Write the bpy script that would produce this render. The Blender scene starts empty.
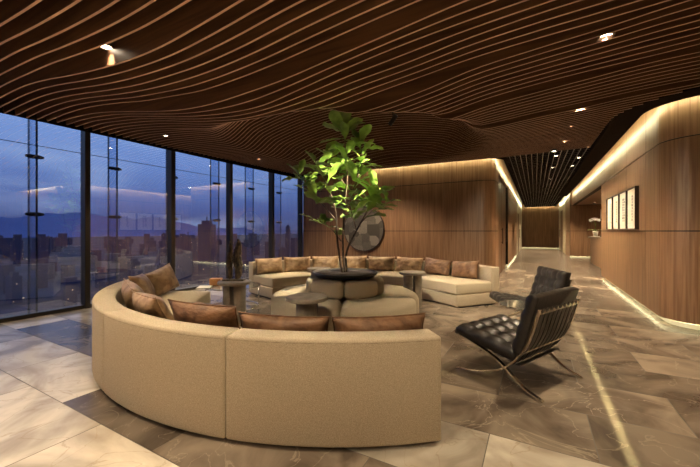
import bpy, bmesh, math, random
from mathutils import Vector, Matrix, noise
random.seed(7)
scene = bpy.context.scene
COL = scene.collection
PI = math.pi
R = math.radians

# ------------------------------------------------------------------ camera, world, exposure
YAW = math.atan(185 / 335)
cam = bpy.data.objects.new('camera', bpy.data.cameras.new('camera'))
COL.objects.link(cam)
cam.location = (0, 0, 1.3)
cam.rotation_euler = (PI / 2, 0, YAW)
cam.data.lens = 36 * 335 / 700
cam.data.sensor_width = 36
cam.data.shift_y = -2.5 / 700
cam.data.clip_start = 0.05
cam.data.clip_end = 9000
scene.camera = cam
vs = scene.view_settings
vs.view_transform = 'Standard'; vs.look = 'None'; vs.gamma = 1; vs.use_curve_mapping = False
vs.exposure = 1.0
scene.cycles.transparent_max_bounces = 40
scene.cycles.max_bounces = 10
scene.cycles.diffuse_bounces = 5

W = bpy.data.worlds.new('dusk_sky'); scene.world = W; W.use_nodes = True
nt = W.node_tree; nt.nodes.clear()
def N(t, **k):
    n = nt.nodes.new(t)
    for a, v in k.items(): setattr(n, a, v)
    return n
tc = N('ShaderNodeTexCoord'); sep = N('ShaderNodeSeparateXYZ')
nt.links.new(tc.outputs['Generated'], sep.inputs[0])
rmp = N('ShaderNodeValToRGB'); cr = rmp.color_ramp
cr.elements[0].position = 0.0; cr.elements[0].color = (.045, .052, .13, 1)
cr.elements[1].position = 1.0; cr.elements[1].color = (.04, .075, .18, 1)
e = cr.elements.new(.06); e.color = (.060, .088, .235, 1)
e = cr.elements.new(.16); e.color = (.115, .185, .41, 1)
e = cr.elements.new(.33); e.color = (.21, .32, .58, 1)
e = cr.elements.new(.62); e.color = (.09, .15, .32, 1)
nt.links.new(sep.outputs['Z'], rmp.inputs[0])
mp = N('ShaderNodeMapping'); mp.inputs['Scale'].default_value = (1.6, 1.6, 7)
nt.links.new(tc.outputs['Generated'], mp.inputs[0])
nz = N('ShaderNodeTexNoise'); nz.inputs['Scale'].default_value = 1.6; nz.inputs['Detail'].default_value = 5
nt.links.new(mp.outputs[0], nz.inputs[0])
cl = N('ShaderNodeValToRGB'); cl.color_ramp.elements[0].position = .47; cl.color_ramp.elements[0].color = (0, 0, 0, 1)
cl.color_ramp.elements[1].position = .72; cl.color_ramp.elements[1].color = (.7, .7, .7, 1)
nt.links.new(nz.outputs[0], cl.inputs[0])
mx = N('ShaderNodeMixRGB'); mx.inputs[2].default_value = (.26, .34, .52, 1)
nt.links.new(cl.outputs[0], mx.inputs[0]); nt.links.new(rmp.outputs[0], mx.inputs[1])
bg = N('ShaderNodeBackground'); bg.inputs[1].default_value = 1.0
nt.links.new(mx.outputs[0], bg.inputs[0])
wo = N('ShaderNodeOutputWorld'); nt.links.new(bg.outputs[0], wo.inputs[0])

WARM = (1.0, .80, .54)
COVE = (1.0, .94, .56)
P_COVE, P_BASE = 22.0, 7.0

# ------------------------------------------------------------------ materials
def mat(name, col=(.5, .5, .5), rough=.5, metal=0, spec=.5, emit=None, estr=0):
    m = bpy.data.materials.new(name); m.use_nodes = True
    b = m.node_tree.nodes['Principled BSDF']
    b.inputs['Base Color'].default_value = (*col, 1); b.inputs['Roughness'].default_value = rough
    b.inputs['Metallic'].default_value = metal; b.inputs['Specular IOR Level'].default_value = spec
    if emit:
        b.inputs['Emission Color'].default_value = (*emit, 1); b.inputs['Emission Strength'].default_value = estr
    return m
def tex(m, kind='noise', scale=(5, 5, 5), c1=None, c2=None, detail=4, p=(.35, .65), bump=0, bscale=None, dist=0, coord='pos', rough=None):
    """noise -> colour ramp -> base colour, optional bump"""
    t = m.node_tree; b = t.nodes['Principled BSDF']
    if coord == 'pos': src = t.nodes.new('ShaderNodeNewGeometry').outputs['Position']
    else: src = t.nodes.new('ShaderNodeTexCoord').outputs['Object']
    mpn = t.nodes.new('ShaderNodeMapping'); mpn.inputs['Scale'].default_value = scale
    t.links.new(src, mpn.inputs[0])
    n = t.nodes.new('ShaderNodeTexNoise'); n.inputs['Scale'].default_value = 1; n.inputs['Detail'].default_value = detail
    n.inputs['Distortion'].default_value = dist
    t.links.new(mpn.outputs[0], n.inputs[0])
    if c1:
        r = t.nodes.new('ShaderNodeValToRGB')
        r.color_ramp.elements[0].position = p[0]; r.color_ramp.elements[0].color = (*c1, 1)
        r.color_ramp.elements[1].position = p[1]; r.color_ramp.elements[1].color = (*c2, 1)
        t.links.new(n.outputs[0], r.inputs[0]); t.links.new(r.outputs[0], b.inputs['Base Color'])
    if bump:
        src2 = n.outputs[0]
        if bscale:
            m2 = t.nodes.new('ShaderNodeMapping'); m2.inputs['Scale'].default_value = bscale
            t.links.new(src, m2.inputs[0])
            n2 = t.nodes.new('ShaderNodeTexNoise'); n2.inputs['Scale'].default_value = 1; n2.inputs['Detail'].default_value = 3
            t.links.new(m2.outputs[0], n2.inputs[0]); src2 = n2.outputs[0]
        bp = t.nodes.new('ShaderNodeBump'); bp.inputs['Strength'].default_value = bump; bp.inputs['Distance'].default_value = .01
        t.links.new(src2, bp.inputs['Height']); t.links.new(bp.outputs[0], b.inputs['Normal'])
    return m
M = {}
M['wood'] = tex(mat('walnut_panel', rough=.42, spec=.35), scale=(34, 34, 1.1), c1=(.170, .088, .043), c2=(.275, .152, .080), detail=5, dist=.4)
M['wood_dark'] = tex(mat('dark_walnut_door', rough=.4, spec=.3), scale=(34, 34, 1.1), c1=(.07, .032, .015), c2=(.14, .066, .03), detail=5)
M['groove'] = mat('dark_joint', (.012, .008, .006), .8)
M['slat'] = tex(mat('dark_walnut_slat', rough=.5, spec=.25), scale=(1.2, 20, 26), c1=(.060, .027, .013), c2=(.115, .054, .026), detail=4)
M['slat_edge_bounce'] = mat('slat_edge_painted_bounce', (.56, .34, .235), .5)  # slat undersides paler: bounce light from the floor put into the colour
M['black'] = mat('black_paint', (.006, .005, .005), .7)
M['trim'] = mat('dark_trim', (.012, .008, .005), .95, 0, .05)
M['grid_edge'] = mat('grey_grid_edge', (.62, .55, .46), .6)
M['fabric'] = tex(mat('beige_weave', rough=.95, spec=.15), scale=(260, 260, 260), c1=(.40, .325, .225), c2=(.60, .505, .37), detail=2, bump=.35)
M['fabric_light'] = tex(mat('pale_weave', rough=.95, spec=.15), scale=(240, 240, 240), c1=(.46, .38, .26), c2=(.60, .51, .37), detail=2, bump=.3)
M['piping'] = mat('dark_piping', (.10, .065, .04), .7)
M['leather'] = tex(mat('tan_leather', rough=.48, spec=.4), scale=(7, 7, 9), c1=(.22, .130, .064), c2=(.45, .30, .165), detail=5, bump=.9, bscale=(13, 13, 22), dist=.6)
M['leather_red_shaded'] = tex(mat('reddish_shaded_leather', rough=.48, spec=.4), scale=(9, 9, 9), c1=(.12, .058, .028), c2=(.24, .125, .062), detail=6, bump=1.0, bscale=(16, 16, 26), dist=.6)  # reddish hide; on the right-hand cushions the dark tone is painted shade
M['leather_black'] = tex(mat('black_leather', rough=.33, spec=.5), scale=(30, 30, 30), c1=(.016, .013, .011), c2=(.030, .024, .020), detail=3, bump=.2, coord='obj')
M['chrome'] = mat('polished_steel', (.72, .68, .60), .14, 1)
M['stone'] = tex(mat('taupe_stone', rough=.55), scale=(9, 9, 9), c1=(.21, .17, .125), c2=(.35, .29, .22), detail=6, bump=.15)
M['bowl'] = mat('black_bowl', (.012, .011, .010), .38)
M['soil'] = tex(mat('soil', rough=.95), scale=(40, 40, 40), c1=(.015, .01, .007), c2=(.06, .04, .025))
M['bark'] = tex(mat('fig_bark', rough=.85), scale=(40, 40, 15), c1=(.045, .03, .02), c2=(.13, .09, .06), bump=.5)
M['leaf'] = tex(mat('fig_leaf', rough=.38, spec=.5), scale=(5, 5, 5), c1=(.095, .175, .028), c2=(.27, .42, .075), detail=3)
M['bronze'] = None
M['paper'] = mat('white_paper', (.74, .70, .60), .7)
M['ink'] = tex(mat('ink_print', rough=.8), scale=(60, 60, 40), c1=(.10, .09, .08), c2=(.5, .47, .42), p=(.4, .6))
M['frame'] = mat('dark_frame', (.035, .018, .01), .4)
M['white'] = mat('white_ceramic', (.75, .73, .68), .35)
M['plinth'] = mat('pale_plinth', (.62, .58, .48), .35)
M['marble_wall'] = tex(mat('pale_marble', rough=.3), scale=(3, 3, 1.5), c1=(.38, .34, .25), c2=(.55, .50, .38), detail=6, dist=1)
M['petal'] = mat('orchid_petal', (.85, .83, .82), .5)
M['orange'] = mat('tan_box', (.42, .18, .06), .5)
M['mullion'] = mat('bronze_mullion', (.030, .024, .017), .4, .3)
M['steel_black'] = mat('black_fitting', (.01, .01, .012), .4)
M['brass'] = mat('handle_metal', (.08, .07, .06), .3, .8)
M['led'] = mat('led_strip', (1, 1, 1), .5, emit=COVE, estr=P_COVE)
M['led_floor'] = mat('led_floor_strip', (1, 1, 1), .5, emit=(1.0, .88, .48), estr=P_BASE)
M['lens'] = mat('lamp_lens', (1, 1, 1), .5, emit=(1.0, .84, .60), estr=14)
M['ring'] = mat('lamp_ring', (.05, .035, .025), .4)

def glass_mat(name, tint, boost, base=.02):
    m = bpy.data.materials.new(name); m.use_nodes = True; t = m.node_tree; t.nodes.clear()
    o = t.nodes.new('ShaderNodeOutputMaterial'); mixs = t.nodes.new('ShaderNodeMixShader')
    tr = t.nodes.new('ShaderNodeBsdfTransparent'); tr.inputs[0].default_value = (*tint, 1)
    gl = t.nodes.new('ShaderNodeBsdfGlossy'); gl.inputs['Roughness'].default_value = 0.012; gl.inputs['Color'].default_value = (1, 1, 1, 1)
    fr = t.nodes.new('ShaderNodeFresnel'); gg = t.nodes.new('ShaderNodeNewGeometry'); ir = t.nodes.new('ShaderNodeMapRange')
    ir.inputs[3].default_value = 1.5; ir.inputs[4].default_value = 1 / 1.5   # straight-through pane: same reflectance on both faces
    t.links.new(gg.outputs['Backfacing'], ir.inputs[0]); t.links.new(ir.outputs[0], fr.inputs[0])
    mu = t.nodes.new('ShaderNodeMath'); mu.operation = 'MULTIPLY_ADD'; mu.use_clamp = True
    mu.inputs[1].default_value = boost; mu.inputs[2].default_value = base
    t.links.new(fr.outputs[0], mu.inputs[0]); t.links.new(mu.outputs[0], mixs.inputs[0])
    t.links.new(tr.outputs[0], mixs.inputs[1]); t.links.new(gl.outputs[0], mixs.inputs[2]); t.links.new(mixs.outputs[0], o.inputs[0])
    return m
M['glass'] = glass_mat('window_glass', (.92, .95, .98), 2.6, .07)
M['fin'] = glass_mat('fin_glass', (.74, .81, .90), .8)
M['fin_edge'] = mat('fin_edge', (.03, .045, .08), .3)
M['table_glass'] = glass_mat('table_glass', (.80, .84, .82), .9)

def marble(name, a, b, vein, vamt, rough):
    m = mat(name, a, rough); t = m.node_tree; bs = t.nodes['Principled BSDF']
    geo = t.nodes.new('ShaderNodeNewGeometry'); at = t.nodes.new('ShaderNodeAttribute'); at.attribute_name = 'tile'
    add = t.nodes.new('ShaderNodeVectorMath'); add.operation = 'MULTIPLY_ADD'; add.inputs[1].default_value = (40, 40, 40)
    t.links.new(at.outputs['Vector'], add.inputs[0]); t.links.new(geo.outputs['Position'], add.inputs[2])
    n = t.nodes.new('ShaderNodeTexNoise'); n.inputs['Scale'].default_value = 1.8; n.inputs['Detail'].default_value = 6; n.inputs['Distortion'].default_value = 1.2
    t.links.new(add.outputs[0], n.inputs[0])
    r = t.nodes.new('ShaderNodeValToRGB'); r.color_ramp.elements[0].position = .37; r.color_ramp.elements[0].color = (*a, 1)
    r.color_ramp.elements[1].position = .63; r.color_ramp.elements[1].color = (*b, 1); t.links.new(n.outputs[0], r.inputs[0])
    # veins: narrow band of a second distorted noise
    n2 = t.nodes.new('ShaderNodeTexNoise'); n2.inputs['Scale'].default_value = 1.5; n2.inputs['Detail'].default_value = 7; n2.inputs['Distortion'].default_value = 1.6
    t.links.new(add.outputs[0], n2.inputs[0])
    v = t.nodes.new('ShaderNodeValToRGB'); el = v.color_ramp.elements
    el[0].position = .493; el[0].color = (0, 0, 0, 1); el[1].position = .5; el[1].color = (vamt, vamt, vamt, 1)
    x = el.new(.507); x.color = (0, 0, 0, 1); t.links.new(n2.outputs[0], v.inputs[0])
    mxn = t.nodes.new('ShaderNodeMixRGB'); mxn.inputs[2].default_value = (*vein, 1)
    t.links.new(v.outputs[0], mxn.inputs[0]); t.links.new(r.outputs[0], mxn.inputs[1])
    # tile-to-tile value shift
    hs = t.nodes.new('ShaderNodeHueSaturation'); mr = t.nodes.new('ShaderNodeMapRange'); mr.inputs[3].default_value = .66; mr.inputs[4].default_value = 1.34
    t.links.new(at.outputs['Fac'], mr.inputs[0]); t.links.new(mr.outputs[0], hs.inputs['Value']); t.links.new(mxn.outputs[0], hs.inputs['Color'])
    t.links.new(hs.outputs[0], bs.inputs['Base Color'])
    return m
M['tile_dark'] = marble('dark_marble', (.092, .068, .050), (.225, .176, .130), (.42, .34, .25), .38, .27)
M['tile_light'] = marble('light_marble', (.30, .25, .195), (.60, .53, .43), (.27, .19, .12), .45, .25)

# ------------------------------------------------------------------ helpers
def obj(name, bm, m, parent=None, smooth=False, loc=None, rot=None):
    me = bpy.data.meshes.new(name)
    bmesh.ops.recalc_face_normals(bm, faces=bm.faces[:])
    if smooth:
        for f in bm.faces: f.smooth = True
    bm.to_mesh(me); bm.free()
    if isinstance(m, (list, tuple)):
        for x in m: me.materials.append(x)
    else: me.materials.append(m)
    o = bpy.data.objects.new(name, me); COL.objects.link(o)
    if parent: o.parent = parent
    if loc: o.location = loc
    if rot: o.rotation_euler = rot
    return o
def thing(name, label, cat, loc=(0, 0, 0), rz=0, group=None):
    o = bpy.data.objects.new(name, None); COL.objects.link(o); o.empty_display_size = .1
    o.location = loc; o.rotation_euler = (0, 0, rz)
    return tag(o, label, cat, group)
def tag(o, label, cat, group=None):
    o['label'] = label; o['category'] = cat
    if group: o['group'] = group
    return o
def struct(o):
    o['kind'] = 'structure'; return o
def copy_tree(o, parent=None, loc=None, rz=None, label=None):
    c = o.copy(); COL.objects.link(c)
    if parent: c.parent = parent
    if loc is not None: c.location = loc
    if rz is not None: c.rotation_euler = (c.rotation_euler[0], c.rotation_euler[1], rz)
    if label: c['label'] = label
    for ch in list(o.children): copy_tree(ch, c)
    return c
def box(bm, x0, x1, y0, y1, z0, z1, bev=0, seg=2, mi=0):
    r = bmesh.ops.create_cube(bm, size=1)
    for v in r['verts']:
        v.co = Vector((x0 + (v.co.x + .5) * (x1 - x0), y0 + (v.co.y + .5) * (y1 - y0), z0 + (v.co.z + .5) * (z1 - z0)))
    fs = list({f for v in r['verts'] for f in v.link_faces})
    for f in fs: f.material_index = mi
    if bev:
        es = list({e for v in r['verts'] for e in v.link_edges})
        bmesh.ops.bevel(bm, geom=es, offset=bev, segments=seg, profile=.5, affect='EDGES')
    return bm
def nb(): return bmesh.new()
def lathe(bm, prof, c=(0, 0), seg=40):
    rings = []
    for r, z in prof:
        if r < 1e-5: rings.append([bm.verts.new((c[0], c[1], z))])
        else: rings.append([bm.verts.new((c[0] + r * math.cos(2 * PI * k / seg), c[1] + r * math.sin(2 * PI * k / seg), z)) for k in range(seg)])
    for a, b in zip(rings, rings[1:]):
        for k in range(seg):
            if len(a) == 1 and len(b) == 1: continue
            if len(a) == 1: bm.faces.new((a[0], b[k], b[(k + 1) % seg]))
            elif len(b) == 1: bm.faces.new((a[k], a[(k + 1) % seg], b[0]))
            else: bm.faces.new((a[k], a[(k + 1) % seg], b[(k + 1) % seg], b[k]))
    return bm
def tube(bm, pts, rad, seg=8, flat=None):
    """sweep: round tube, or flat bar with flat=(half width axis vector, half w, half t)"""
    pts = [Vector(p) for p in pts]; rings = []
    for i, p in enumerate(pts):
        d = (pts[min(i + 1, len(pts) - 1)] - pts[max(i - 1, 0)]).normalized()
        if flat:
            u = flat[0].normalized(); w = d.cross(u).normalized()
            q = [(-1, -1), (1, -1), (1, 1), (-1, 1)]
            rings.append([bm.verts.new(p + u * flat[1] * a + w * flat[2] * b) for a, b in q])
        else:
            rr = rad[i] if isinstance(rad, (list, tuple)) else rad
            u = d.cross(Vector((0, 0, 1)))
            if u.length < .05: u = d.cross(Vector((1, 0, 0)))
            u.normalize(); w = d.cross(u)
            rings.append([bm.verts.new(p + (u * math.cos(2 * PI * k / seg) + w * math.sin(2 * PI * k / seg)) * rr) for k in range(seg)])
    for a, b in zip(rings, rings[1:]):
        n = len(a)
        for k in range(n): bm.faces.new((a[k], a[(k + 1) % n], b[(k + 1) % n], b[k]))
    bm.faces.new(rings[0]); bm.faces.new(rings[-1][::-1])
    return bm
def spline(P, n=8):
    P = [Vector(p) for p in P]; out = []
    Q = [P[0] * 2 - P[1]] + P + [P[-1] * 2 - P[-2]]
    for i in range(1, len(Q) - 2):
        for k in range(n):
            t = k / n
            a, b, c, d = Q[i - 1], Q[i], Q[i + 1], Q[i + 2]
            out.append(.5 * ((2 * b) + (c - a) * t + (2 * a - 5 * b + 4 * c - d) * t * t + (3 * b - a - 3 * c + d) * t ** 3))
    out.append(P[-1]); return out
def arcpts(cx, cy, r, a0, a1, n=14):
    return [(cx + r * math.cos(R(a0 + (a1 - a0) * k / n)), cy + r * math.sin(R(a0 + (a1 - a0) * k / n))) for k in range(n + 1)]
def offset_path(P, d):
    """offset to the left of travel direction"""
    out = []
    for i, p in enumerate(P):
        a = Vector(P[max(i - 1, 0)]); b = Vector(P[min(i + 1, len(P) - 1)])
        t = (b - a).normalized(); out.append((p[0] - t.y * d, p[1] + t.x * d))
    return out
def resample(P, step=.1):
    out = [P[0]]
    for a, b in zip(P, P[1:]):
        L = math.dist(a, b); n = max(1, int(L / 1.0)) if L > 1 else 1
        for k in range(1, n + 1): out.append((a[0] + (b[0] - a[0]) * k / n, a[1] + (b[1] - a[1]) * k / n))
    return out
def strip(bm, P, Q, mi=0):
    """quads between 3D polylines"""
    a = [bm.verts.new(p) for p in P]; b = [bm.verts.new(q) for q in Q]
    for i in range(len(P) - 1):
        f = bm.faces.new((a[i], a[i + 1], b[i + 1], b[i])); f.material_index = mi
def slab_path(bm, P, d0, d1, z0, z1, mi=0):
    """solid band following path between two offsets"""
    A, B = offset_path(P, d0), offset_path(P, d1)
    lo = lambda L, z: [(x, y, z) for x, y in L]
    v = [[bm.verts.new(p) for p in lo(L, z)] for L, z in ((A, z0), (B, z0), (B, z1), (A, z1))]
    n = len(P)
    for k in range(4):
        a, b = v[k], v[(k + 1) % 4]
        for i in range(n - 1):
            f = bm.faces.new((a[i], a[i + 1], b[i + 1], b[i])); f.material_index = mi
    for i in (0, n - 1):
        f = bm.faces.new((v[0][i], v[1][i], v[2][i], v[3][i])); f.material_index = mi
def sub_path(P, s0, s1):
    out = []; s = 0
    for a, b in zip(P, P[1:]):
        L = math.dist(a, b)
        if s + L > s0 and s < s1:
            t0 = max(0, (s0 - s) / L); t1 = min(1, (s1 - s) / L)
            for t in (t0, t1):
                q = (a[0] + (b[0] - a[0]) * t, a[1] + (b[1] - a[1]) * t)
                if not out or math.dist(out[-1], q) > 1e-4: out.append(q)
        s += L
    return out
def plen(P): return sum(math.dist(a, b) for a, b in zip(P, P[1:]))

# ------------------------------------------------------------------ floor: running bond marble tiles
TW, TH = 1.15, .575
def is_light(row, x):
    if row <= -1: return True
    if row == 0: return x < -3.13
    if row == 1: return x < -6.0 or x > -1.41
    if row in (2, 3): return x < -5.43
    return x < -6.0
bm = nb(); tl = bm.faces.layers.float.new('tile_tmp'); rnd = random.Random(3)
g = .003
cells = []
for row in range(-9, 48):
    y0 = 1.165 + TH * row - 0.0; y1 = y0 + TH
    off = -3.13 if row % 2 == 0 else -2.555
    for k in range(-4, 9):
        x0 = off + TW * k; x1 = x0 + TW
        x0c, x1c = max(x0, -6.62), min(x1, 6.5)
        if x1c - x0c < .01: continue
        if y0 > 21 and (x0 > 2.2 or x1 < -1.6): continue
        if y0 > 9.3 and (x0 > 3.3 or x1 < -2.4): continue
        r = rnd.random()
        vs_ = [bm.verts.new(p) for p in ((x0c + g, y0 + g, 0), (x1c - g, y0 + g, 0), (x1c - g, y1 - g, 0), (x0c + g, y1 - g, 0))]
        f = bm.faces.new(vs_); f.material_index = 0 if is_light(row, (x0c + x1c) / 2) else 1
        f[tl] = r
vs_ = [bm.verts.new(p) for p in ((-6.62, -4.1, -.003), (6.5, -4.1, -.003), (6.5, 29, -.003), (-6.62, 29, -.003))]
f = bm.faces.new(vs_); f.material_index = 2

vals = [f[tl] for f in bm.faces]; bm.faces.layers.float.remove(tl)
fl = obj('floor', bm, [M['tile_light'], M['tile_dark'], mat('grout', (.09, .07, .05), .7)])
at = fl.data.attributes.new('tile', 'FLOAT', 'FACE')
for i, v in enumerate(vals): at.data[i].value = v
struct(fl)

# ------------------------------------------------------------------ walls
def panel_wall(name, P, seams, z0=.08, z1=3.5, joints=(1.3, 2.55), side=1, m='wood', plinth=True, led_top=True, led_s=None, hid=()):
    """P runs so that the room is on the LEFT of travel when side=1."""
    P = resample(P); L = plen(P); sg = side
    bm = nb(); slab_path(bm, P, -.14 * sg, -.013 * sg, z0, z1)
    w = struct(obj(name, bm, M['groove']))
    bm = nb(); edges = [0] + [s for s in seams if 0 < s < L] + [L]
    zs = [z0] + [j for j in joints if z0 < j < z1] + [z1]
    for a, b in zip(edges, edges[1:]):
        seg = sub_path(P, a + .003, b - .003)
        for c, d in zip(zs, zs[1:]): slab_path(bm, seg, -.013 * sg, 0, c + .008, d - .008)
    obj('panel', bm, M[m], w)
    if plinth:
        bm = nb(); slab_path(bm, P, -.13 * sg, -.09 * sg, 0, z0); obj('plinth', bm, M['plinth'], w)
        bm = nb(); A, B = offset_path(P, -.045 * sg), offset_path(P, -.025 * sg)

        a_, b_ = ([(x, y, z0 - .004) for x, y in q] for q in (A, B))
        strip(bm, a_, b_)
        led = obj('led_strip', bm, M['led_floor'], w)
    return w, P
# centre wall with rounded corner into the corridor (room on the right of travel: side=-1)
PC = [(-6.6, 8.8), (-1.15, 8.8)] + arcpts(-1.15, 9.1, .3, -90, 0, 10)[1:] + [(-.85, 9.7)]
panel_wall('wall_back', PC, [.9, 2.73, 4.53, 5.68], side=-1)
PCL = [(-.85, 13.4), (-.85, 20.0)]
panel_wall('wall_corridor_left', PCL, [1.2, 2.4, 4.4], side=-1)
PR = [(1.58, 11.3), (1.55, 6.4)] + arcpts(2.0, 6.4, .45, 180, 270, 12)[1:] + [(6.5, 5.95)]
panel_wall('wall_right', PR, [3.0, 4.3, 6.6, 8.4], side=-1)
# upper fascia over the reception niche
panel_wall('wall_fascia', [(1.58, 19.5), (1.58, 11.3)], [2.7, 5.4], z0=2.55, side=-1, plinth=False)
panel_wall('wall_niche_face', [(3.1, 19.5), (1.5, 19.5)], [.9], side=1)
panel_wall('wall_niche_back', [(3.1, 11.3), (3.1, 19.5)], [2.6, 5.2], side=1, z0=0.0, plinth=False)
panel_wall('wall_corridor_right', [(1.5, 19.64), (1.5, 22.3)], [], side=1, z0=0.0, plinth=False)
panel_wall('wall_corridor_end', [(1.6, 28.4), (-1.0, 28.4)], [.5, 1.1, 1.7, 2.3], side=1, joints=())
for nm, x0, x1, y0, y1, z0, z1 in (('wall_niche_side', 1.72, 3.2, 11.2, 11.3, 0, 3.6), ('wall_east', 6.5, 6.6, -4, 6.1, 0, 3.7), ('wall_south', -6.6, 6.5, -4.1, -4, 0, 3.7)):
    struct(obj(nm, box(nb(), x0, x1, y0, y1, z0, z1), M['wood']))
# pale stone door surrounds at the far end of the corridor
struct(obj('trim_1', box(nb(), -1.05, -.86, 20.05, 28.3, 0, 3.5), M['marble_wall']))
struct(obj('trim_2', box(nb(), 1.5, 1.7, 22.4, 28.3, 0, 3.5), M['marble_wall']))
# doors
def door(name, x, y0, y1, face, m='wood_dark', hz=2.85):
    d = struct(obj(name, box(nb(), min(x, x - .06 * face), max(x, x - .06 * face), y0, y1, .01, hz, .004, 1), M[m]))
    bm = nb(); tube(bm, [(x + .05 * face, y1 - .12, .9), (x + .05 * face, y1 - .12, 1.4)], .012)
    tube(bm, [(x, y1 - .12, .95), (x + .05 * face, y1 - .12, .95)], .008); tube(bm, [(x, y1 - .12, 1.35), (x + .05 * face, y1 - .12, 1.35)], .008)
    obj('door_handle', bm, M['brass'], d)
    return d
door('door_1', -.93, 9.76, 11.55, 1); door('door_2', -.93, 11.6, 13.36, 1)
door('door_3', -.845, 21.2, 22.6, 1, 'wood_dark', 2.3)
door('door_4', 1.49, 24.6, 26.4, -1, 'wood_dark', 2.6)
struct(obj('trim_3', box(nb(), -1.1, -.86, 9.74, 13.38, 2.87, 3.5), M['wood']))
struct(obj('trim_4', box(nb(), -1.12, -.995, 9.72, 13.38, 0, 2.87), M['groove']))

# ------------------------------------------------------------------ ceiling
ceil = struct(obj('ceiling', box(nb(), -6.75, 6.6, -4.1, 8.95, 3.68, 3.8), M['black']))
struct(obj('trim_11', box(nb(), -6.60, -6.565, -4.0, 8.7, 2.965, 3.5), M['trim']))
ceil2 = struct(obj('ceiling.001', box(nb(), -1.3, 3.3, 8.95, 28.6, 3.55, 3.7), M['black']))
XG = [-7, -6.5, -6, -5.5, -5, -4.5, -4, -3.5, -3, -2.5, -2, -1.5, -1, -.5, 0, .5, 1, 1.5, 2, 3, 6.6]
RT = [3.0, 3.0, 3.0, 3.0]
ROWS = {
 -40: [2.98, 2.98, 2.98, 2.97, 2.96, 2.94, 2.92, 2.90, 2.88, 2.87, 2.86, 2.86, 2.88, 2.90, 2.93, 2.95, 2.97] + RT,
 5:  [2.96, 2.96, 2.95, 2.95, 2.94, 2.92, 2.895, 2.85, 2.815, 2.80, 2.82, 2.85, 2.88, 2.90, 2.92, 2.94, 2.96] + RT,
 6:  [2.95, 2.95, 2.95, 2.955, 2.94, 2.89, 2.82, 2.76, 2.715, 2.705, 2.74, 2.79, 2.83, 2.87, 2.90, 2.92, 2.95] + RT,
 9:  [2.96, 2.965, 2.98, 2.975, 2.94, 2.88, 2.815, 2.76, 2.735, 2.727, 2.755, 2.81, 2.85, 2.88, 2.90, 2.93, 2.96] + RT,
 12: [2.98, 2.99, 3.00, 2.99, 2.95, 2.89, 2.82, 2.775, 2.735, 2.74, 2.77, 2.82, 2.87, 2.91, 2.93, 2.95, 2.97] + RT,
 13: [3.00, 3.00, 2.99, 2.96, 2.90, 2.82, 2.735, 2.665, 2.635, 2.65, 2.68, 2.74, 2.80, 2.86, 2.90, 2.93, 2.96] + RT,
 15: [3.00, 3.00, 3.00, 2.96, 2.91, 2.83, 2.745, 2.67, 2.62, 2.61, 2.68, 2.76, 2.825, 2.87, 2.90, 2.93, 2.96] + RT,
 17: [3.00, 3.00, 3.00, 2.96, 2.91, 2.84, 2.75, 2.68, 2.63, 2.64, 2.685, 2.75, 2.80, 2.87, 2.915, 2.94, 2.97] + RT,
 20: [3.00, 3.00, 3.00, 2.96, 2.90, 2.83, 2.75, 2.68, 2.64, 2.65, 2.675, 2.75, 2.815, 2.88, 2.915, 2.94, 2.97] + RT,
 21: [3.00, 3.00, 3.00, 2.96, 2.91, 2.85, 2.76, 2.68, 2.62, 2.60, 2.61, 2.645, 2.725, 2.83, 2.885, 2.93, 2.985] + RT,
 28: [3.00, 3.00, 3.00, 2.97, 2.94, 2.90, 2.84, 2.72, 2.64, 2.62, 2.62, 2.66, 2.74, 2.84, 2.90, 2.94, 2.97] + RT,
 29: [3.00, 3.00, 3.00, 2.97, 2.94, 2.90, 2.84, 2.72, 2.64, 2.61, 2.61, 2.63, 2.69, 2.79, 2.85, 2.90, 2.95, 2.97, 3.0, 3.0, 3.0],
 36: [3.02, 3.02, 3.00, 2.98, 2.95, 2.92, 2.88, 2.84, 2.80, 2.80, 2.80, 2.80, 2.80, 2.84, 2.89, 2.93, 2.97] + RT,
 37: [3.02, 3.02, 3.00, 2.98, 2.95, 2.92, 2.88, 2.84, 2.80, 2.80, 2.80, 2.78, 2.77, 2.80, 2.85, 2.89, 2.94, 2.97, 3.0, 3.0, 3.0],
 48: [3.05, 3.05, 3.03, 3.01, 3.0, 2.98, 2.96, 2.95, 2.93, 2.92, 2.90, 2.88, 2.88, 2.90, 2.93, 2.96, 2.99, 3.02, 3.03, 3.03, 3.03],
 70: [3.07, 3.07, 3.06, 3.06, 3.06] + [3.06] * 16,
}
KEYS = sorted(ROWS)
def catm(xs, ys, x):
    if x <= xs[0]: return ys[0]
    if x >= xs[-1]: return ys[-1]
    i = max(k for k in range(len(xs)) if xs[k] <= x); i = min(i, len(xs) - 2)
    h = xs[i + 1] - xs[i]; t = (x - xs[i]) / h
    def sl(k):
        if k <= 0 or k >= len(xs) - 1: return 0
        return (ys[k + 1] - ys[k - 1]) / (xs[k + 1] - xs[k - 1])
    m0, m1 = sl(i) * h, sl(i + 1) * h
    return (2*t**3-3*t*t+1)*ys[i] + (t**3-2*t*t+t)*m0 + (-2*t**3+3*t*t)*ys[i+1] + (t**3-t*t)*m1
def sstep(t): t = max(0, min(1, t)); return t * t * (3 - 2 * t)
def slat_z(n, x):
    k0 = max([k for k in KEYS if k <= n]); k1 = min([k for k in KEYS if k >= n])
    t = 0 if k0 == k1 else (n - k0) / (k1 - k0)
    z = catm(XG, ROWS[k0], x) * (1 - t) + catm(XG, ROWS[k1], x) * t
    y = 1.90 + .12 * (n - 9)
    r = math.hypot((x + 3.0) / 2.35, (y - 5.6) / 2.65)
    dome = 3.02 + .44 * (1 - min(1, r) ** 2)
    return z + (dome - z) * sstep((1.03 - r) / .28)
bm = nb(); SK = .009
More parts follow.
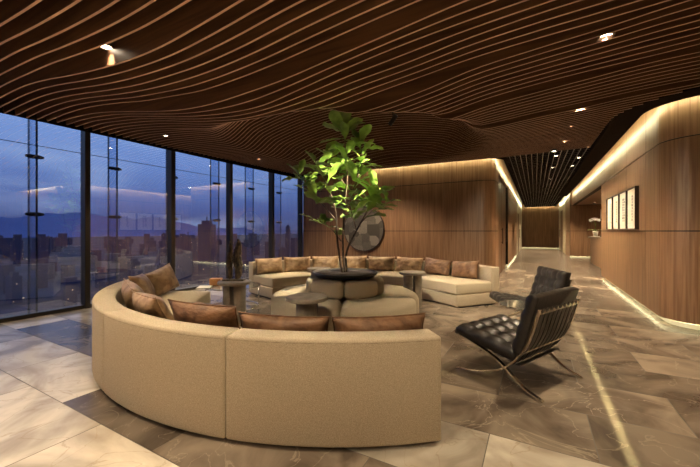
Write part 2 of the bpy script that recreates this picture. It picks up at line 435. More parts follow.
for n in range(-38, 67):
    y = 1.90 + .12 * (n - 9)
    if y > 8.5: continue
    xe = 6.45
    if y > 5.38:
        xe = 1.0 if y > 6.4 else 2.0 - math.sqrt(max(0, 1.0 - (6.4 - y) ** 2))
        if y < 5.42: xe = 2.0
    xs = []; x = -6.56
    while x < xe: xs.append(x); x += .12
    xs.append(xe)
    v = [[], [], [], []]
    for x in xs:
        z = slat_z(n, x)
        v[0].append(bm.verts.new((x, y - SK, z))); v[1].append(bm.verts.new((x, y + SK, z)))
        v[2].append(bm.verts.new((x, y + SK, 3.6))); v[3].append(bm.verts.new((x, y - SK, 3.6)))
    for i in range(len(xs) - 1):
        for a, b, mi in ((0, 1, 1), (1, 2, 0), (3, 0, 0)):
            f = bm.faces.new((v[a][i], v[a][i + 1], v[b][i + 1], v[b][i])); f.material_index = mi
    for i in (0, -1): bm.faces.new((v[0][i], v[1][i], v[2][i], v[3][i]))
sl = obj('slats', bm, [M['slat'], M['slat_edge_bounce']], ceil)
# ceiling edge bands + coves
def band(P, d0, d1, z0, z1, name='trim_5', m='trim', parent=None):
    bm = nb(); slab_path(bm, P, d0, d1, z0, z1); return struct(obj(name, bm, M[m], parent)) if not parent else obj(name, bm, M[m], parent)
def cove(P, side, name, z=3.06, slot=.18, wide=.25, zb=3.02):
    """dark edge band and hidden LED strip facing the wall"""
    P = resample(P)
    t = band(P, slot * side, (slot + wide) * side, zb, zb + .1, name)
    bm = nb()
    A = offset_path(P, (slot - .006) * side)
    a_ = [(x, y, z + .02) for x, y in A]; b_ = [(x, y, z + .06) for x, y in A]
    strip(bm, a_, b_) 
    obj('led_strip', bm, M['led'], t)
    bm = nb(); slab_path(bm, P, (slot + .01) * side, (slot + .03) * side, zb + .1, 3.6); obj('cove_back', bm, M['trim'], t)
    return t
PCc = [(-4.6, 8.8), (-1.15, 8.8)] + arcpts(-1.15, 9.1, .3, -90, 0, 10)[1:] + [(-.85, 28.3)]
def cleanoff(P): return P
cove(PCc, -1, 'trim_5', zb=3.04, z=3.08, wide=.06)
cove([(1.55, 19.4)] + [(1.55, 6.4)] + arcpts(2.0, 6.4, .45, 180, 270, 12)[1:] + [(6.4, 5.95)], -1, 'trim_6', zb=3.0, z=3.04, wide=.32)
cove([(1.5, 28.3), (1.5, 20.0)], -1, 'trim_7', zb=3.08, z=3.1, wide=.1)
cove([(-.5, 28.4), (1.2, 28.4)], -1, 'trim_8', zb=3.08, z=3.1, wide=.05)
struct(obj('trim_9', box(nb(), -6.6, -4.3, 8.5, 8.78, 3.05, 3.15), M['trim']))
# corridor open grid ceiling
bm = nb()
x = -.66
while x < 1.3:
    box(bm, x - .0035, x + .0035, 8.75, 28.1, 3.09, 3.19)
    x += .118
y = 8.75
k = 0
while y < 28:
    box(bm, -.66, 1.25, y - .0035, y + .0035, 3.094, 3.17); y += .236 if y < 18 else .48
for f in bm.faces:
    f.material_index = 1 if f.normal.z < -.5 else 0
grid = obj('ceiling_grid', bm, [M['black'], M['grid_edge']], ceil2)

# ------------------------------------------------------------------ window wall
def fin_y(k): return 2.18 + 1.13 * k
YM = [-3.3, -1.77, -.24, 1.28, 2.80, 4.32, 5.85, 7.37, 8.72]
for i, (a, b) in enumerate(zip(YM, YM[1:])):
    wn = struct(obj('window_%d' % (i + 1), box(nb(), -6.655, -6.645, a, b, .06, 3.55), M['glass']))
    obj('mullion', box(nb(), -6.74, -6.58, b - .04, b + .04, 0, 3.6, .004, 1), M['mullion'], wn)
    bm = nb(); box(bm, -6.70, -6.60, a + .04, b - .04, 0, .06); box(bm, -6.69, -6.62, a + .04, b - .04, 3.12, 3.3)
    obj('window_frame', bm, M['mullion'], wn)
    for k in range(-4, 7):
        y = fin_y(k)
        if not (a < y <= b): continue
        fin = obj('glass_fin', box(nb(), -7.0, -6.70, y - .012, y + .012, 0, 3.5), M['fin'], wn)
        bm = nb(); box(bm, -7.012, -7.0, y - .012, y + .012, 0, 3.5); box(bm, -6.712, -6.70, y - .012, y + .012, 0, 3.5); obj('edge', bm, M['fin_edge'], fin)
        for z in (2.45, 1.56):
            bm = nb(); tube(bm, [(-6.78, y - .11, z), (-6.78, y - .06, z), (-6.78, y + .06, z), (-6.78, y + .11, z)], [.018, .032, .032, .018], 8)
            tube(bm, [(-6.66, y, z), (-6.80, y, z)], .014)
            obj('fitting', bm, M['steel_black'], wn)
    obj('joint_line', box(nb(), -6.668, -6.657, a, b, 2.60, 2.608), M['mullion'], wn)
# outer sill slab under glass line
struct(obj('trim_10', box(nb(), -7.1, -6.6, -4, 9, -.25, -.005), M['mullion']))

# ------------------------------------------------------------------ the city outside
def city_mat(name, base, scale, thr, estr, dot=.16):
    m = mat(name, base, .9); t = m.node_tree; b = t.nodes['Principled BSDF']
    geo = t.nodes.new('ShaderNodeNewGeometry'); mpn = t.nodes.new('ShaderNodeMapping'); mpn.inputs['Scale'].default_value = scale
    t.links.new(geo.outputs['Position'], mpn.inputs[0])
    v = t.nodes.new('ShaderNodeTexVoronoi'); v.inputs['Scale'].default_value = 1; t.links.new(mpn.outputs[0], v.inputs['Vector'])
    l = t.nodes.new('ShaderNodeMath'); l.operation = 'LESS_THAN'; l.inputs[1].default_value = dot; t.links.new(v.outputs['Distance'], l.inputs[0])
    sp = t.nodes.new('ShaderNodeSeparateColor'); t.links.new(v.outputs['Color'], sp.inputs[0])
    g_ = t.nodes.new('ShaderNodeMath'); g_.operation = 'GREATER_THAN'; g_.inputs[1].default_value = thr; t.links.new(sp.outputs[0], g_.inputs[0])
    mu = t.nodes.new('ShaderNodeMath'); mu.operation = 'MULTIPLY'; t.links.new(l.outputs[0], mu.inputs[0]); t.links.new(g_.outputs[0], mu.inputs[1])
    m3 = t.nodes.new('ShaderNodeMath'); m3.operation = 'MULTIPLY'; m3.inputs[1].default_value = estr; t.links.new(mu.outputs[0], m3.inputs[0])
    b.inputs['Emission Color'].default_value = (1, .62, .32, 1); t.links.new(m3.outputs[0], b.inputs['Emission Strength'])
    return m
M['ground'] = city_mat('city_ground', (.05, .05, .09), (.055, .055, .055), .45, 3.0, .07)
tex(M['ground'], scale=(.012, .012, .012), c1=(.020, .019, .036), c2=(.085, .070, .105), detail=8)
M['tower'] = city_mat('tower_facade', (.06, .055, .10), (.30, .30, .30), .88, 1.2)
M['hill'] = tex(mat('hill', rough=1), scale=(.002, .002, .002), c1=(.16, .19, .40), c2=(.20, .25, .48))  # distance haze blended into the hill colours
bm = nb()
for p in ((-6000, -5000, -75), (-60, -5000, -75), (-60, 7000, -75), (-6000, 7000, -75)): bm.verts.new(p)
bm.faces.new(bm.verts[:]); gr = struct(obj('ground', bm, M['ground']))
bm = nb(); A = []; B = []; Cc = []
for k in range(90):
    y = -1500 + k * 75
    h = 150 + 190 * max(0, noise.noise((k * .07, 3.1, 0)) + .25) + 60 * noise.noise((k * .33, 1, 0))
    if y > 2800: h *= max(.35, 1 - (y - 2800) / 2500)
    A.append((-5000 + 60 * math.sin(k), y, -80)); B.append((-5400, y, h)); Cc.append((-5900, y, -80))
strip(bm, A, B); strip(bm, B, Cc)
struct(obj('hills', bm, M['hill'], smooth=True))
def building(x, y, w, d, h, label, rz, group='city blocks seen through the glass', crown=True):
    t = thing('city_building', label, 'building', (x, y, -75), rz, group)
    bm = nb(); box(bm, -w / 2, w / 2, -d / 2, d / 2, 0, h); obj('facade', bm, M['tower'], t)
    if crown:
        bm = nb(); box(bm, -w * .3, w * .3, -d * .3, d * .3, h, h + 4); box(bm, -.5, .5, -.5, .5, h + 4, h + 9); obj('roof_housing', bm, M['tower'], t)
    return t
def cityxy(px, dist):
    r = (px - 350) / 335; S, C_ = math.sin(YAW), math.cos(YAW)
    return dist * (-S + r * C_), dist * (C_ + r * S)
x, y = cityxy(207, 380); building(x, y, 15, 13, 84, 'broad dark tower standing highest in the skyline beyond the third window bay', .5, None)
x, y = cityxy(188, 520); building(x, y, 26, 18, 66, 'long lower block just left of the tallest dark tower outside', .3, None)
x, y = cityxy(288, 900); building(x, y, 9, 9, 88, 'slim pale spire tower seen through the last window bay', .2, None)
rc = random.Random(11)
placed = []
for k in range(95):
    for _ in range(30):
        px = rc.uniform(-20, 300); dist = 330 * (6.5 ** rc.random())
        if 192 < px < 222 and dist < 700: continue
        x, y = cityxy(px, dist); w = rc.uniform(9, 20) * (dist / 700) ** .6; dp = rc.uniform(9, 18) * (dist / 700) ** .6
        if all(math.hypot(x - a, y - b) > (w + dp + c) * .75 for a, b, c in placed): break
    else: continue
    placed.append((x, y, w + dp))
    h = rc.uniform(12, 42) if dist < 600 else rc.uniform(22, 66)
    near, mid = dist < 650, dist < 1200
    building(x, y, w, dp, h, 'dim low city block among the nearer roofs below the window wall' if near else 'dim city block midway to the dusk horizon beyond the window wall' if mid else 'small hazy city block near the dusk horizon beyond the window wall', rc.uniform(0, 1.5),
             'nearer city blocks' if near else 'middle city blocks' if mid else 'far city blocks', crown=rc.random() < .3)

# ------------------------------------------------------------------ curved sofas
CX, CY = -2.43, 4.25
def arc_block(bm, r0, r1, a0, a1, z0, z1, bev, seg=4, nseg=14, puff=0):
    """box in (s, r, z), bevelled, cut along s, then wrapped round the centre; angles in degrees relative to thing"""
    rm = (r0 + r1) / 2; s0, s1 = R(a0) * rm, R(a1) * rm
    b = nb(); box(b, s0, s1, r0, r1, z0, z1, bev, seg)
    for k in range(1, nseg):
        s = s0 + (s1 - s0) * k / nseg
        bmesh.ops.bisect_plane(b, geom=b.verts[:] + b.edges[:] + b.faces[:], plane_co=(s, 0, 0), plane_no=(1, 0, 0))
    if puff:
        for k in (1, 2, 3):
            bmesh.ops.bisect_plane(b, geom=b.verts[:] + b.edges[:] + b.faces[:], plane_co=(0, r0 + (r1 - r0) * k / 4, 0), plane_no=(0, 1, 0))
        for v in b.verts:
            if v.co.z > z1 - 1e-4:
                u = (v.co.x - s0) / (s1 - s0); w = (v.co.y - r0) / (r1 - r0)
                v.co.z += puff * (16 * u * (1 - u) * w * (1 - w)) ** .5
    mp_ = {}
    for v in b.verts:
        th = v.co.x / rm; mp_[v] = bm.verts.new((v.co.y * math.cos(th), v.co.y * math.sin(th), v.co.z))
    for f in b.faces:
        try: bm.faces.new([mp_[v] for v in f.verts])
        except ValueError: pass
    b.free(); return bm
def arc_tube(bm, r, a0, a1, z, rad, n=20):
    return tube(bm, [(r * math.cos(R(a0 + (a1 - a0) * k / n)), r * math.sin(R(a0 + (a1 - a0) * k / n)), z) for k in range(n + 1)], rad, 6)
HALF = 13.1
def sofa_module(HALF):
    t = thing('curved_sofa_module', '', 'sofa', (CX, CY, 0), 0)
    h = HALF - .02
    obj('plinth', arc_block(nb(), 2.08, 2.86, -h + .5, h - .5, 0, .02, .004, 1), M['black'], t)
    obj('seat_base', arc_block(nb(), 2.0, 2.76, -h, h, .02, .215, .018), M['fabric'], t, True)
    obj('seat_cushion', arc_block(nb(), 1.99, 2.75, -h + .03, h - .03, .22, .41, .03, puff=.015), M['fabric_light'], t, True)
    b = obj('backrest', arc_block(nb(), 2.745, 2.93, -h, h, .02, .66, .02), M['fabric'], t, True)
    bm = nb(); arc_tube(bm, 2.927, -h + .3, h - .3, .638, .0032); 
    obj('piping', bm, M['piping'], b)
    return t
front_c = [311.4 - HALF - 2 * HALF * k for k in range(4)]
HB = 14.15
back_c = [50.0 + HB + 2 * HB * k for k in range(4)]
fl_ = ['beige curved sofa module nearest the camera, its plain back filling the foreground',
       'beige curved sofa module left of the nearest one, its back curving away',
       'beige curved sofa module at the left, facing away from the window wall',
       'last beige module of the front sofa, its open end by the glass coffee table']
bl_ = ['beige curved sofa module at the right end of the far sofa, beside the corridor',
       'beige curved module of the far sofa right of the tree, under the wall disc',
       'beige curved sofa module of the far sofa directly behind the fig tree',
       'beige curved sofa module at the window end of the far sofa']
for cs, ls, g_, hf in ((front_c, fl_, 'front curved sofa modules', HALF), (back_c, bl_, 'far curved sofa modules', HB)):
    proto = sofa_module(hf)
    for k, (c, l) in enumerate(zip(cs, ls)):
        o = proto if k == 0 else copy_tree(proto)
        o.rotation_euler = (0, 0, R(c)); o['label'] = l; o['group'] = g_

# ---- leather cushions
def pillow_bm(w=.60, h=.335, t=.18, seed=0, nx=22, ny=16):
    bm = nb(); grid = {}
    for s in (1, -1):
        for i in range(nx + 1):
            for j in range(ny + 1):
                u = i / nx * 2 - 1; v = j / ny * 2 - 1
                edge = i in (0, nx) or j in (0, ny)
                if s < 0 and edge: grid[(s, i, j)] = grid[(1, i, j)]; continue
                pin = 1 - .06 * (1 - abs(v) ** 2.5) * abs(u) ** 3
                pin2 = 1 - .08 * (1 - abs(u) ** 2.5) * abs(v) ** 3
                th = ((1 - abs(u) ** 2.6) * (1 - abs(v) ** 2.6)) ** .55
                wr = noise.noise((u * 2.2 + seed * 7, v * 2.6, s * 3.1 + seed)) * .16 + noise.noise((u * 5 + v * 3 + seed, v * 6 - u * 2, seed + s)) * .09
                z = s * t / 2 * th * (1 + wr)
                if not edge: z += s * -.012 * math.exp(-((abs(u) - .95) ** 2 + (v) ** 2) * 6)
                grid[(s, i, j)] = bm.verts.new((u * w / 2 * pin, z, v * h / 2 * pin2))
        for i in range(nx):
            for j in range(ny):
                q = [grid[(s, i, j)], grid[(s, i + 1, j)], grid[(s, i + 1, j + 1)], grid[(s, i, j + 1)]]
                try: bm.faces.new(q if s < 0 else q[::-1])
                except ValueError: pass
    return bm
pil = []
def make_pillow(seed, m):
    bm = pillow_bm(seed=seed); o = obj('leather_cushion', bm, M[m], None, True)
    w, h = .60, .335; bm2 = nb(); P = []
    for k in range(64):
        q = k / 16; s = int(q); f = (q - s) * 2 - 1
        u, v = [(f, -1), (1, f), (-f, 1), (-1, -f)][s]
        P.append((u * w / 2 * (1 - .06 * (1 - abs(v) ** 2.5) * abs(u) ** 3), 0, v * h / 2 * (1 - .08 * (1 - abs(u) ** 2.5) * abs(v) ** 3)))
    P.append(P[0]); tube(bm2, P, .006, 6); obj('piping', bm2, M[m], o, True)
    return o
protos = [make_pillow(1, 'leather'), make_pillow(2, 'leather'), make_pillow(3, 'leather'), make_pillow(4, 'leather_red_shaded'), make_pillow(5, 'leather_red_shaded')]
used = set()
def place_pillow(pi, ang, label, group, r=2.62, z=.615, tilt=14, roll=0, yaw=0, sc=1, sz=1):
    o = protos[pi]
    if pi in used: o = copy_tree(o)
    used.add(pi)
    x, y = CX + r * math.cos(R(ang)), CY + r * math.sin(R(ang))
    Mx = Matrix.Translation((x, y, z)) @ Matrix.Rotation(R(ang - 90 + yaw), 4, 'Z') @ Matrix.Rotation(R(-tilt), 4, 'X') @ Matrix.Rotation(R(roll), 4, 'Y')
    o.matrix_world = Mx
    o.scale = (sc, 1, sz)
    tag(o, label, 'cushion', group)
FG, BG = 'leather cushions on the front sofa', 'leather cushions on the far sofa'
for a, pi, rl, tl_, yw, lb in (
    (304.8, 3, 1, 12, 0, 'leather cushion painted dark reddish with its shade, at the right end of the front sofa'),
    (290.6, 4, -1, 12, 0, 'leather cushion painted dark reddish with its shade, second from the right end of the front sofa'),
    (276.0, 3, 0, 20, 2, 'wrinkled reddish brown leather cushion just left of the front sofa seam'),
    (260.0, 0, 2, 26, -3, 'tan leather cushion lying low in the bend of the front sofa'),
    (243.5, 1, -3, 22, 4, 'tan leather cushion where the front sofa turns beside the window'),
    (227.5, 2, 4, 24, 3, 'dimpled brown leather cushion third from the window end of the front sofa'),
    (212.5, 0, -9, 20, -8, 'tan leather cushion leaning over its neighbour near the open end of the front sofa'),):
    place_pillow(pi, a, lb, FG, tilt=tl_, roll=rl, yaw=yw, z=.57 if a > 280 else .60, sc=1.06 if a > 270 else 1.04, sz=1 if a > 280 else 1.1, r=2.62 if a > 280 else 2.58)
names = ['tan leather cushion at the window end of the far sofa', 'tan leather cushion second from the window end of the far sofa', 'brown leather cushion of the far sofa left of the tree trunk',
         'tan leather cushion of the far sofa right behind the tree trunk', 'pale lit leather cushion of the far sofa under the wall disc', 'pale lit leather cushion of the far sofa behind the stone side table',
         'leather cushion painted reddish with its shade, second from the right end of the far sofa', 'leather cushion painted dark brown with its shade, at the right end of the far sofa']
for k in range(8):
    a = 156.6 - k * 13.65
    place_pillow([0, 1, 2, 0, 1, 2, 4, 3][k], a, names[k], BG, tilt=15, roll=[0, 1, 0, -1, 0, 1, 4, -5][k], z=.575, r=2.62)

# ------------------------------------------------------------------ round ottoman with planter on its hub
ot = thing('round_ottoman', 'round beige ottoman seat ring with a raised padded hub carrying the fig tree bowl', 'ottoman', (CX, CY, 0), R(8))
obj('plinth', lathe(nb(), [(0, 0), (.98, 0), (.98, .05), (0, .05)]), M['black'], ot)
for k in range(5):
    obj('seat_segment', arc_block(nb(), .50, 1.06, k * 72 + .35, k * 72 + 71.65, .05, .41, .085, 5, 18, puff=.012), M['fabric_light'], ot, True)
for k in range(6):
    obj('hub_segment', arc_block(nb(), .10, .565, k * 60 - 10 + .5, k * 60 + 50 - .5, .40, .625, .06, 5, 12), M['fabric_light'], ot, True)

linear = thing('added_streak_light', 'narrow unseen light added between the ceiling slats above the streak on the floor', 'ceiling light', (.48, 3.9, 3.12))  # unseen strip added above the slats to cast the floor streak
obj('housing', box(nb(), -.03, .03, -1.7, 1.7, 0, .05), M['black'], linear)
_l = bpy.data.lights.new('lamp', 'AREA'); _l.shape = 'RECTANGLE'; _l.size = .02; _l.size_y = 3.3; _l.energy = 1.1; _l.spread = R(1.3); _l.color = (1, .96, .50)
_o = bpy.data.objects.new('lamp', _l); COL.objects.link(_o); _o.parent = linear; _o.location = (0, 0, -.005)
tree = thing('potted_fig_tree', 'tall fiddle leaf fig tree growing from a wide black bowl on the round ottoman', 'plant', (CX, CY, .625), 0)
obj('bowl', lathe(nb(), [(0, 0), (.30, 0), (.42, .02), (.47, .06), (.475, .085), (.455, .085), (.44, .055), (.38, .045), (0, .045)], seg=56), M['bowl'], tree, True)
obj('soil', lathe(nb(), [(0, .075), (.2, .07), (.43, .058), (.43, .046), (0, .046)], seg=40), M['soil'], tree, True)
rt = random.Random(5)
CR, CF = Vector((math.cos(YAW), math.sin(YAW), 0)), Vector((-math.sin(YAW), math.cos(YAW), 0))
def tp(u, f, z): return CR * u * 1.12 + CF * f * 1.1 + Vector((0, 0, z - .625))
stems = [
 [(0.0, 0, .68), (-.03, 0, 1.1), (-.01, .05, 1.6), (.03, .05, 2.1), (.0, 0, 2.6), (-.02, 0, 2.78)],
 [(.02, .03, .68), (.02, .03, 1.0), (.17, .05, 1.35), (.34, .03, 1.7), (.40, -.05, 1.9)],
 [(-.03, -.02, .68), (-.10, -.05, 1.15), (-.12, -.12, 1.6), (-.25, -.12, 2.0), (-.38, -.1, 2.3)],
 [(-.01, .05, 1.6), (.12, .1, 1.95), (.22, .05, 2.3), (.2, 0, 2.6)],
 [(-.11, -.1, 1.45), (-.30, -.2, 1.7), (-.5, -.15, 1.95), (-.6, -.1, 2.1)],
 [(.02, .05, 1.95), (-.12, .15, 2.2), (-.22, .15, 2.45)],
 [(.15, .05, 1.3), (.1, -.15, 1.5), (.05, -.25, 1.7)],
 [(.19, .05, 1.4), (.38, 0, 1.62), (.55, -.03, 1.72)],
 [(-.05, 0, 1.15), (-.2, .05, 1.35), (-.38, .05, 1.45)],
]
bm = nb()
for i, s in enumerate(stems):
    P = spline([tp(*q) for q in s], 6); n = len(P)
    r0 = .017 if i < 3 else .009
    tube(bm, P, [r0 * (1 - .65 * k / n) for k in range(n)], 7)
obj('trunk', bm, M['bark'], tree, True)
def leaf(bm, base, direc, L, Wd, droop, twist):
    d = direc.normalized(); side = d.cross(Vector((0, 0, 1)))
    if side.length < .1: side = Vector((1, 0, 0))
    side.normalize(); side = Matrix.Rotation(twist, 3, d) @ side; up = side.cross(d)
    n = 9; rows = []
    for i in range(n + 1):
        t = i / n
        w = Wd * (math.sin(PI * min(1, t ** 1.35 * .97 + .03)) ** .62) * (.62 + .5 * t) if 0 < t < 1 else 0.004
        wav = .012 * math.sin(t * 14 + base.x * 30)
        c = base + d * L * t - up * (droop * t * t * L) 
        rows.append([bm.verts.new(c + side * w * s + up * (abs(s) * w * .28 + wav * abs(s) * (1 if s > 0 else -1))) for s in (-1, -.5, 0, .5, 1)])
    for a, b in zip(rows, rows[1:]):
        for k in range(4): bm.faces.new((a[k], a[k + 1], b[k + 1], b[k]))
bm = nb()
# (stem, from t, to t, number of leaves, size)
for si, t0, t1, cnt, sz in ((0, .62, 1.0, 22, .27), (1, .58, 1.0, 15, .25), (2, .5, 1.0, 17, .25), (3, .15, 1.0, 24, .25), (4, .25, 1.0, 16, .24), (5, .2, 1.0, 13, .25), (6, .3, 1.0, 9, .24), (7, .35, 1.0, 8, .22), (8, .3, 1.0, 7, .22)):
    P = spline([tp(*q) for q in stems[si]], 10); n = len(P) - 1
    for k in range(cnt):
        t = t0 + (t1 - t0) * (k + .5) / cnt; i = min(n - 1, int(t * n)); p = P[i].lerp(P[i + 1], t * n - i)
        az = k * 2.4 + si; el = rt.uniform(-.1, 1.0) + (.4 if t > .9 else 0)
        d = Vector((math.cos(az) * math.cos(el), math.sin(az) * math.cos(el), math.sin(el)))
        L = sz * rt.uniform(.9, 1.5)
        p2 = p + d * .03; tube(bm, [p, p2], .003, 4)
        leaf(bm, p2, d, L, L * .26, rt.uniform(.0, .35), rt.uniform(-.6, .6))
obj('foliage', bm, M['leaf'], tree, True)

# ------------------------------------------------------------------ stone side tables
def campt(px, d):
    r = (px - 350) / 335; return d * (-math.sin(YAW) + r * math.cos(YAW)), d * (math.cos(YAW) + r * math.sin(YAW))
def stone_table(label, px, d, rz):
    x, y = campt(px, d); t = thing('stone_side_table', label, 'table', (x, y, 0), rz, 'stone side tables')
    obj('tabletop', lathe(nb(), [(0, .555), (.205, .555), (.225, .565), (.225, .592), (.217, .6), (0, .6)], seg=48), M['stone'], t)
    for s in (-1, 1):
        bm = nb(); P = []
        for k in range(11):
            a = -PI / 2 + PI * k / 10; P.append((s * (.028 + .13 * math.cos(a)), .115 * math.sin(a)))
        lo = [bm.verts.new((x_, y_, 0)) for x_, y_ in P]; hi = [bm.verts.new((x_, y_, .556)) for x_, y_ in P]; n = len(P)
        for i in range(n): bm.faces.new((lo[i], lo[(i + 1) % n], hi[(i + 1) % n], hi[i]))
        bm.faces.new(lo); bm.faces.new(hi)
        obj('leg', bm, M['stone'], t)
    return t
stone_table('stone side table in front of the ottoman, between it and the front sofa', 307, 3.6, YAW + R(90))
stone_table('stone side table at the left carrying the dark driftwood sculpture', 234.5, 4.69, YAW)
stone_table('stone side table right of the ottoman by the far sofa seat', 412.5, 5.75, YAW)
stone_table('stone side table half hidden behind the planter bowl', 319, 6.35, YAW)

# driftwood sculpture on the left stone table
x, y = campt(234, 4.74)
sc_ = thing('driftwood_sculpture', 'pair of dark jagged upright wooden pieces on the left stone table', 'sculpture', (x, y, .6), YAW)
M['drift'] = tex(mat('drift', rough=.7), scale=(30, 30, 12), c1=(.03, .022, .012), c2=(.13, .085, .04), bump=.6)
obj('base', box(nb(), -.15, .15, -.05, .05, 0, .02, .004, 1), M['drift'], sc_)
for s, hh, w_ in ((-.062, .53, .042), (.055, .56, .062)):
    bm = nb(); prof = []; rg = random.Random(int(hh * 100)); rings = []
    for i in range(23):
        t = i / 22; rr = w_ * (.55 + .45 * math.sin(PI * min(1, t * 1.1))) * (1 if t < .93 else .5)
        rings.append([bm.verts.new((s + .012 * math.sin(t * 9) + rr * (1 + .45 * noise.noise((k * .9, i * .8, s * 40))) * math.cos(2 * PI * k / 12), .75 * rr * (1 + .45 * noise.noise((k * .9, i * .8, 5))) * math.sin(2 * PI * k / 12), .02 + hh * t + .01 * rg.random())) for k in range(12)])
    for a, b in zip(rings, rings[1:]):
        for k in range(12): bm.faces.new((a[k], a[(k + 1) % 12], b[(k + 1) % 12], b[k]))
    bm.faces.new(rings[0]); bm.faces.new(rings[-1])
    obj('upright', bm, M['drift'], sc_)

# round glass coffee table with chrome legs, box and bowl
x, y = campt(233, 5.75); GX, GY = x, y
gt = thing('glass_coffee_table', 'low round glass table on thin steel legs, left of the ottoman', 'table', (x, y, 0), YAW)
obj('tabletop', lathe(nb(), [(0, .365), (.45, .365), (.45, .377), (0, .377)], seg=48), M['table_glass'], gt)
bm = nb(); tube(bm, [(.45 * math.cos(2 * PI * k / 40), .45 * math.sin(2 * PI * k / 40), .355) for k in range(41)], .009, 6); obj('rim', bm, M['chrome'], gt, True)
for k in range(4):
    a = R(25 + 90 * k); bm = nb(); tube(bm, [(.43 * math.cos(a), .43 * math.sin(a), .01), (.43 * math.cos(a), .43 * math.sin(a), .355)], .009, 8); obj('leg', bm, M['chrome'], gt, True)
bm = nb(); tube(bm, [(.43 * math.cos(2 * PI * k / 40), .43 * math.sin(2 * PI * k / 40), .01) for k in range(41)], .009, 6); obj('base_ring', bm, M['chrome'], gt, True)
x, y = campt(216, 5.72)
bx = thing('tan_box', 'tan leather box standing on the glass coffee table', 'box', (x, y, .377), YAW + .1)
obj('body', box(nb(), -.09, .09, -.07, .07, 0, .085, .006), M['orange'], bx); obj('lid', box(nb(), -.093, .093, -.073, .073, .087, .115, .006), M['orange'], bx)
x, y = campt(208, 5.55)
tag(obj('magazine', box(nb(), -.10, .10, -.14, .14, 0, .012, .002, 1), M['paper'], loc=(x + .0, y - .07, .377), rot=(0, 0, .7)), 'white magazine lying on the glass coffee table beside the tan box', 'magazine')

# ------------------------------------------------------------------ lounge chairs (crossed flat steel frames, tufted black leather)
def tufted(w, d, t, nx, ny, q=7, amp=.036):
    """pad lying in xy, top displaced per cell; returns bm"""
    bm = nb(); NX, NY = nx * q, ny * q; top, bot = {}, {}
    for i in range(NX + 1):
        for j in range(NY + 1):
            u, v = i / NX, j / NY
            cu, cv = u * nx % 1, v * ny % 1
            if i == NX: cu = 1
            if j == NY: cv = 1
            p = (math.sin(PI * cu) * .5 + .5) * (math.sin(PI * cv) * .5 + .5)
            du, dv = min(cu, 1 - cu), min(cv, 1 - cv)
            interior = 0 < round(u * nx) < nx and 0 < round(v * ny) < ny
            z = amp * (p - 1) * 1.0
            z -= .014 * math.exp(-(du * du + dv * dv) * 60) if interior else 0
            ed = min(u * w, (1 - u) * w, v * d, (1 - v) * d)
            if ed < .03: z -= .022 * (1 - ed / .03) ** 2
            top[i, j] = bm.verts.new((w * (u - .5), d * (v - .5), t + z))
            bot[i, j] = bm.verts.new((w * (u - .5), d * (v - .5), 0)) if i in (0, NX) or j in (0, NY) else None
    for i in range(NX):
        for j in range(NY): bm.faces.new((top[i, j], top[i + 1, j], top[i + 1, j + 1], top[i, j + 1]))
    for i in range(NX):
        for j in (0, NY): bm.faces.new((bot[i, j], bot[i + 1, j], top[i + 1, j], top[i, j]))
    for j in range(NY):
        for i in (0, NX): bm.faces.new((bot[i, j], bot[i, j + 1], top[i, j + 1], top[i, j]))
    ring = [bot[i, 0] for i in range(NX + 1)] + [bot[NX, j] for j in range(1, NY + 1)] + [bot[i, NY] for i in range(NX - 1, -1, -1)] + [bot[0, j] for j in range(NY - 1, 0, -1)]
    bm.faces.new(ring)
    return bm
def buttons(bm, w, d, t, nx, ny, amp=.028):
    for i in range(1, nx):
        for j in range(1, ny):
            c = Vector((w * (i / nx - .5), d * (j / ny - .5), t - amp * .75 - .010))
            r = bmesh.ops.create_uvsphere(bm, u_segments=8, v_segments=5, radius=.010)
            for v in r['verts']: v.co.z *= .5; v.co += c
BACK = [(.385, .006), (.15, .05), (-.10, .17), (-.27, .38), (-.375, .70)]
LEG = [(.355, .335), (.18, .29), (.02, .235), (-.10, .17), (-.24, .065), (-.40, .006)]
